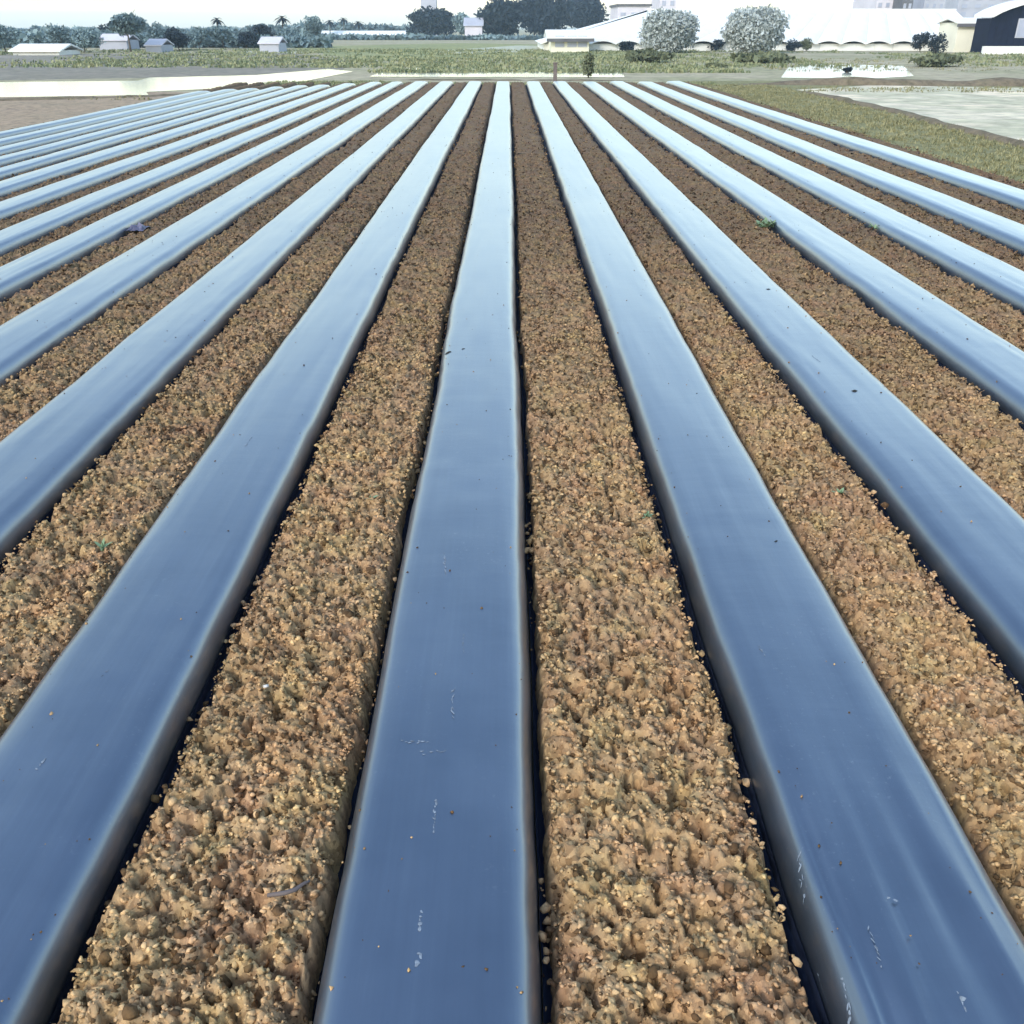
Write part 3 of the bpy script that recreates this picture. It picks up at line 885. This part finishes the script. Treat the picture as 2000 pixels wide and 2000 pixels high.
TL = "trees in the far tree line on the left"
for (px, w, pb, pt, lab, n, tk) in [
    (12, 60, 104, 46, "dark bluish tree at the very left end of the tree line beside the white shed", 900, .12),
    (66, 52, 80, 60, "low bluish bush behind the low white shed", 500, .1),
    (122, 46, 102, 45, "narrow tree just right of the low white shed", 700, .12),
    (165, 66, 103, 56, "rounded bushy tree between the white shed and the tallest tree of the left tree line", 900, .08),
    (214, 44, 92, 42, "dark pointed tree leaning on the left of the tallest left-hand tree", 600, .15),
    (256, 88, 103, 20, "tallest and broadest tree of the left tree line", 1500, .42),
    (306, 54, 100, 46, "smaller pale green tree just right of the tallest left-hand tree", 700, .15),
    (350, 66, 99, 54, "low spreading tree with dark top in the middle of the left tree line", 800, .12),
    (390, 50, 97, 53, "flat-topped dark tree left of the thin tall palm", 700, .2),
    (437, 74, 96, 47, "round umbrella-shaped tree below the thin tall palm", 900, .3),
    (482, 50, 94, 62, "small dark round tree right of the umbrella-shaped tree", 600, .15),
    (520, 50, 90, 44, "slender grey-green tree left of the lollipop palm", 600, .15),
    (565, 64, 86, 58, "low bushy tree at the foot of the lollipop palm", 700, .08),
    (612, 50, 84, 28, "spiky upright tree right of the lollipop palm", 700, .15),
]:
    tree("broad_tree", px, w, pb, pt, lab, M_LEAF if n % 200 else M_DARKLEAF, n, None, tk, "tree", TL)
palm(428, 26, 92, 27, "thin tall palm standing above the umbrella-shaped tree")
palm(554, 30, 84, 22, "lollipop-like palm with dark round head in the left tree line")
palm(645, 24, 72, 32, "thin palm above the long pale roof, left of its two neighbours")
palm(672, 22, 71, 28, "middle one of three thin palms above the long pale roof")
palm(700, 28, 71, 33, "dark bent palm above the long pale roof, nearest the dark round tree")

tree("round_tree", 836, 118, 73, 17, "dense dark blue-green round tree in front of the grey tower", M_DARKLEAF, 2600, .9, .06, group="dark trees at the middle of the skyline", blobs=16)
tree("round_tree", 912, 62, 74, 24, "grey-green tree between the two dark tree masses", M_LEAF, 1000, .7, .1, group="dark trees at the middle of the skyline")
tree("tall_tree", 975, 112, 76, -4, "tall dark tree at the left end of the biggest tree mass", M_DARKLEAF, 2400, .9, .06, group="dark trees at the middle of the skyline", blobs=16)
tree("tall_tree", 1060, 120, 74, -22, "tallest dark tree in the centre of the biggest tree mass", M_DARKLEAF, 2600, .9, .06, group="dark trees at the middle of the skyline", blobs=16)
tree("tall_tree", 1140, 110, 72, -14, "tall dark tree rising behind the small cream house", M_DARKLEAF, 2200, .9, .06, group="dark trees at the middle of the skyline", blobs=16)
tree("grey_tree", 1298, 108, 103, 20, "round silvery grey tree in front of the white roof, the left one of two", M_GREYLEAF, 14000, .34, .02, group="two round grey trees", blobs=60)
tree("grey_tree", 1468, 114, 104, 15, "round silvery grey tree in front of the white wall, the right one of two", M_GREYLEAF, 14000, .34, .02, group="two round grey trees", blobs=60)

SG = "dark shrubs along the foot of the white building"
for (px, w, pb, pt, lab) in [
    (1226, 40, 101, 80, "small dark shrub at the left foot of the left grey tree"),
    (1388, 60, 99, 74, "dark low shrub between the two round grey trees"),
    (1547, 40, 101, 74, "dark shrub at the right foot of the right grey tree"),
    (1576, 30, 100, 74, "olive shrub against the white wall right of the grey trees"),
    (1656, 36, 97, 80, "small lone dark shrub below the middle of the white wall"),
    (1763, 30, 80, 52, "small dark bush up against the white wall, left of the dark pair"),
    (1796, 44, 101, 58, "left one of the pair of dark upright bushes before the white wall"),
    (1828, 40, 106, 62, "right one of the pair of dark upright bushes before the white wall"),
    (1916, 44, 104, 62, "low shrub by the left corner of the navy shed"),
    (1270, 110, 122, 98, "wide olive thicket on the rough grass below the left grey tree"),
    (1400, 44, 132, 122, "dark little bush on the rough grass left of the flooded strip"),
    (1654, 18, 142, 130, "small dark bush standing in the flooded strip"),
    (1150, 30, 152, 104, "slender green shrub in front of the flooded channel"),
    (1480, 150, 122, 106, "long low grey-green thicket below the right grey tree"),
    (1830, 120, 130, 108, "wide green thicket behind the earth bank on the right"),
]:
    tree("shrub", px, w, pb, pt, lab, M_OLIVE if w > 100 or px in (1150, 1576, 1400) else M_DARKLEAF, 420, None, .05, "shrub", SG if pb < 110 else None, blobs=8)
def treebelt(name, pa, pb, dist, ptop, mat, label, n, size):
    xa, xb = xat(pa, dist), xat(pb, dist)
    ht = high(ptop, dist)-GZ
    u = RNG.random(n); x = xa+(xb-xa)*u
    top = ht*(.55+.9*(vnoise(x*.09, x*0, 13)+.5)*.7+.3*vnoise(x*.4, x*0, 14))
    p = np.stack([x, dist+4*RNG.random(n), GZ + top*RNG.random(n)**.7], 1)
    d = RNG.normal(size=(n, 3)); d /= np.linalg.norm(d, axis=1)[:, None]
    w = np.cross(d, RNG.normal(size=(n, 3))); w /= np.linalg.norm(w, axis=1)[:, None]
    sz = size*(.5+RNG.random(n))[:, None]
    q = np.stack([p-d*sz, p+w*sz*.6, p+d*sz, p-w*sz*.6], 1).reshape(-1, 3)
    t = np.repeat(np.clip(.3+1.2*vnoise(x*.25, p[:, 2]*.5, 15)+.3*RNG.random(n), 0, 1), 4)
    tag(link(name, np_mesh(name, q, np.arange(n*4).reshape(-1, 4), t), mat), label, "trees", None, "stuff")
treebelt("distant_woods", -600, 800, 330.0, 51, M_LEAF, "faint blue band of distant woods along the left horizon", 6000, 1.0)
treebelt("far_woods", -500, 640, 135.0, 69, M_LEAF, "far bluish belt of bushes behind the left tree line", 7000, .45)
treebelt("low_scrub", 560, 1100, 215.0, 68, M_LEAF, "thin far scrub along the foot of the dark trees", 2500, .5)
# wooden stake at the end of the field
x, y = at(1084, 161)
h = high(124, y) - GZ
root = MB().box(-.09, .09, -.09, .09, -.3, h).build("wooden_post", M_WOOD); root.location = (x, y, GZ)
tag(root, "dark wooden post at the far end of the beds before the flooded channel", "post")
MB().box(-.11, .11, -.11, .11, h+.003, h+.05).build("post_cap", M_WOOD, root)

# ------------------------------------------------------------------ buildings
def spanx(p0, p1, y): return xat(p0, y), xat(p1, y)
def simple_house(name, p0, p1, pbase, peave, pridge, deep, label, wall, roof, cat="building", dist=None, eave=.3):
    """long house, ridge along x"""
    if dist is None: _, y = at((p0+p1)/2, pbase)
    else: y = dist
    x0, x1 = spanx(p0, p1, y); ze, zr = high(peave, y)-GZ, high(pridge, y)-GZ
    cx = (x0+x1)/2
    root = empty(name, (cx, y, GZ), label, cat)
    hw = (x1-x0)/2
    MB().box(-hw, hw, 0, deep, -.1, ze).build("wall", wall, root)
    MB().prism_x([(-eave, ze+.004), (deep/2, zr), (deep+eave, ze+.004), (deep+eave, ze-.10), (deep/2, zr-.16), (-eave, ze-.10)][::-1], -hw-eave, hw+eave).build("roof", roof, root)
    return root, hw, ze, y
# long low white shed at the far left
r, hw, ze, y = simple_house("low_shed", 26, 116, 108, 99, 86, 5.0, "long low white shed in front of the left tree line", M_WHITE, M_WHITE, "shed")
for p0, p1, pe, pr, lab in ((196, 250, 78, 66, "small pale-roofed house under the crown of the tallest left-hand tree"),
                            (286, 316, 88, 76, "small pale house right of the tallest left-hand tree"),
                            (508, 545, 84, 72, "pale house with wide roof in front of the slender grey-green tree")):
    simple_house("farm_house", p0, p1, 99, pe, pr, 4.0, lab, M_GREYWALL, M_LILAC, "house", dist=122.0 if p0 == 196 else 112.0, eave=.15)
r, hw, ze, y = simple_house("long_greenhouse", 626, 790, 72, 68, 60, 8.0, "long pale greenhouse low on the skyline left of the dark round tree", M_WHITE, M_WHITE, "greenhouse")
for i in range(9):
    x = -hw + (i+.5)*2*hw/9
    MB().box(x-.06, x+.06, -.05, -.004, 0, ze-.14).build("post", M_GREYWALL, r)
# grey tower
y = 300.0
x0, x1 = spanx(824, 854, y); zt = high(-26, y)-GZ
root = empty("grey_tower", ((x0+x1)/2, y, GZ), "plain grey tower rising out of the dark round tree", "tower")
w = (x1-x0)/2
MB().box(-w, w, 0, 2*w, -.2, zt).build("shaft", M_GREYWALL, root)
MB().box(-w-.5, w+.5, -.5, 2*w+.5, zt+.005, zt+.9).build("parapet", M_GREYWALL, root)
# house between the dark trees
r, hw, ze, y = simple_house("pale_house", 908, 942, 74, 50, 34, 8.0, "small pale lilac house squeezed between the two dark tree masses", M_LILAC, M_GREYWALL, "house", dist=232.0)
# small cream house, its eave shade built as a dark strip
r, hw, ze, y = simple_house("cream_house", 1076, 1150, 90, 73, 58, 9.0, "small cream house with dark eave left of the big white building", M_CREAM, M_WHITE, "house", dist=112.0, eave=.5)
MB().box(-hw-.5, hw+.5, -.56, -.503, ze-.42, ze-.104).build("eave_strip", M_ROOFDARK, r)  # dark strip standing in for the shadow below the eave
for sx in (-.55, .1, .65):
    f = MB().box(sx*hw-.5, sx*hw+.5, -.05, -.003, .5, 1.6).build("window", M_GREYWALL, r)
    MB().box(sx*hw-.4, sx*hw+.4, -.08, -.053, .6, 1.5).build("pane", M_PANE, f)
# big white sheeted building: low wall, long hipped roof facing the field
y = 119.0
x0, x1 = spanx(1062, 1922, y)
cx = (x0+x1)/2
root = empty("white_greenhouse", (cx, y, GZ), "very wide low white sheeted building behind the round grey trees", "greenhouse")
hw = (x1-x0)/2
ze = high(85, y)-GZ
deep = 13.0
zr = high(19, y+deep)-GZ
ra, rb = xat(1262, y+deep)-cx, xat(1850, y+deep)-cx
npan = 24
for i in range(npan):
    a, b = -hw + 2*hw*i/npan + .012, -hw + 2*hw*(i+1)/npan - .012
    MB().box(a, b, 0, .12, -.1, ze-.02).build("wall_panel", M_WHITE, root)
MB().box(-hw+.02, hw-.02, .14, 2*deep, -.1, ze-.05).build("side_wall", M_WHITE, root)
def roofquad(xa, xb):
    """sheet of roof between two fractions along the eave and the ridge, with its own thickness"""
    e0, e1 = -hw-.4+(2*hw+.8)*xa, -hw-.4+(2*hw+.8)*xb
    r0, r1 = ra+(rb-ra)*xa, ra+(rb-ra)*xb
    m = MB(); n = 7
    for lift in (0, -.10):
        for q in range(n):
            f = q/(n-1); up = .34*math.sin(math.pi*f)**.8
            m.v += [(e0+(e1-e0)*(.004+.992*f), -.5, ze+up+lift), (r0+(r1-r0)*(.004+.992*f), deep, zr-.25+up*.8+lift)]
    for q in range(n-1):
        a = 2*q; b = a + 2*n
        m.f += [(a, a+2, a+3, a+1), (b+1, b+3, b+2, b), (a, b, b+2, a+2), (a+1, a+3, b+3, b+1)]
    m.f += [(0, 1, 2*n+1, 2*n), (2*n-2, 4*n-2, 4*n-1, 2*n-1)]
    return m
for i in range(18):
    roofquad(i/18, (i+1)/18).build("roof_sheet", M_WHITE, root)
m = MB(); m.v = [(-hw-.4, -.5, ze), (ra, deep, zr), (-hw-.4, 2*deep, ze), (hw+.4, -.5, ze), (rb, deep, zr), (hw+.4, 2*deep, ze)]
m.f = [(0, 1, 2), (3, 5, 4), (1, 4, 5, 2)]
m.build("roof_back", M_WHITE, root)
MB().box(ra-.2, rb+.2, deep+.01, deep+.25, zr-.6, zr+.1).build("ridge_cap", M_WHITE, root)
# roofs and blocks beyond the white building
def block(name, p0, p1, ptop, dist, wall, label, storeys=3, cols=4):
    x0, x1 = spanx(p0, p1, dist); zt = high(ptop, dist)-GZ
    root = empty(name, ((x0+x1)/2, dist, GZ), label, "building", "buildings beyond the white greenhouse")
    hw = (x1-x0)/2
    MB().box(-hw, hw, 0, 14, -.2, zt).build("wall", wall, root)
    MB().box(-hw-.25, hw+.25, -.25, 14.25, zt+.004, zt+.35).build("roof", M_ROOFDARK if "dark" in label else wall, root)
    for i in range(storeys):
        for j in range(cols):
            xw = -hw + (j+.5)*2*hw/cols; zw = zt*(.30 + .68*(i+.25)/storeys); ww = hw/cols*.5
            f = MB().box(xw-ww, xw+ww, -.05, -.004, zw, zw+zt*.1).build("window", M_GREYWALL, root)
            MB().box(xw-ww*.8, xw+ww*.8, -.08, -.054, zw+.08, zw+zt*.1-.08).build("pane", M_PANE, f)
block("grey_house", 1204, 1266, 12, 190, M_LILAC, "pale lilac house with dark roof edge above the left slope of the white roof", 2, 3)
block("grey_block", 1284, 1316, -20, 230, M_LILAC, "tall pale block behind the left grey tree", 4, 2)
block("lilac_block", 1700, 1744, -16, 205, M_LILAC, "pale lilac block behind the right part of the white building", 4, 3)
block("dark_block", 1750, 1770, -14, 200, M_ROOFDARK, "narrow dark block beside the pale lilac block", 4, 2)
block("dark_block", 1792, 1832, -14, 210, M_GREYWALL, "grey block with dark roof between the narrow dark block and the long one", 4, 3)
block("grey_block", 1858, 2060, -12, 230, M_GREYWALL, "long grey block behind the navy shed on the right", 4, 8)
# navy shed with white roof at the right edge
y = 104.0
x0, x1 = spanx(1922, 2130, y)
cx = (x0+x1)/2; hw = (x1-x0)/2
root = empty("navy_shed", (cx, y, GZ), "dark navy shed with arched white roof and grey window at the right edge", "shed")
ze, zr = high(34, y)-GZ, high(2, y)-GZ
z0 = high(90, y)-GZ
prof = [(-hw + 2*hw*i/14, ze + (zr-ze)*math.sin(math.pi*i/14)**.8) for i in range(15)]
nb = 16
for i in range(nb):
    a, b = -hw + 2*hw*i/nb + .01, -hw + 2*hw*(i+1)/nb - .01
    f = lambda x: ze + (zr-ze)*math.sin(math.pi*min(max((x+hw)/(2*hw), 0), 1))**.8 - .05
    MB().prism_y([(a, z0), (b, z0), (b, f(b)), (a, f(a))], 0, .08).build("plank", M_NAVY, root)
MB().box(-hw+.05, hw-.05, .12, 3.4, -.1, ze-.06).build("side_wall", M_NAVY, root)
MB().prism_y(([(x*1.02, z+.28) for x, z in prof] + [(x*1.02, z+.003) for x, z in prof[::-1]])[::-1], -.6, 3.8).build("roof", M_WHITE, root)
MB().box(-hw-.3, hw+.3, -.35, .10, -.1, z0-.01).build("plinth", M_WHITE, root)
a, b = xat(1974, y)-cx, xat(2030, y)-cx
f = MB().box(a, b, -.05, -.004, high(74, y)-GZ, high(36, y)-GZ).build("window", M_GREYWALL, root)
MB().box(a+.15, b-.15, -.09, -.054, high(72, y)-GZ, high(39, y)-GZ).build("pane", M_PANE, f)
# low pale lean-to between
r, hw, ze, y = simple_house("lean_to", 1862, 1916, 92, 44, 34, 5.0, "low pale lean-to with dark eave joining the white building and the navy shed", M_CREAM, M_WHITE, "shed", dist=112.0)
MB().box(-hw-.3, hw+.3, -.36, -.303, ze-.40, ze-.104).build("eave_strip", M_ROOFDARK, r)
# ------------------------------------------------------------------ air
hz = MB().box(-1650, 1650, -330, 2700, -1.2, 34).build("haze", None)
m = bpy.data.materials.new("haze_air"); m.use_nodes = True
nt = m.node_tree; nt.nodes.remove(nt.nodes["Principled BSDF"])
pv = nt.nodes.new("ShaderNodeVolumePrincipled")
pv.inputs["Color"].default_value = (.66, .84, 1.0, 1)
pv.inputs["Density"].default_value = .0004
pv.inputs["Anisotropy"].default_value = 0.1
nt.links.new(pv.outputs[0], nt.nodes["Material Output"].inputs["Volume"])
hz.data.materials.append(m)
tag(hz, "thin pale air haze over the whole field", "haze", None, "stuff")
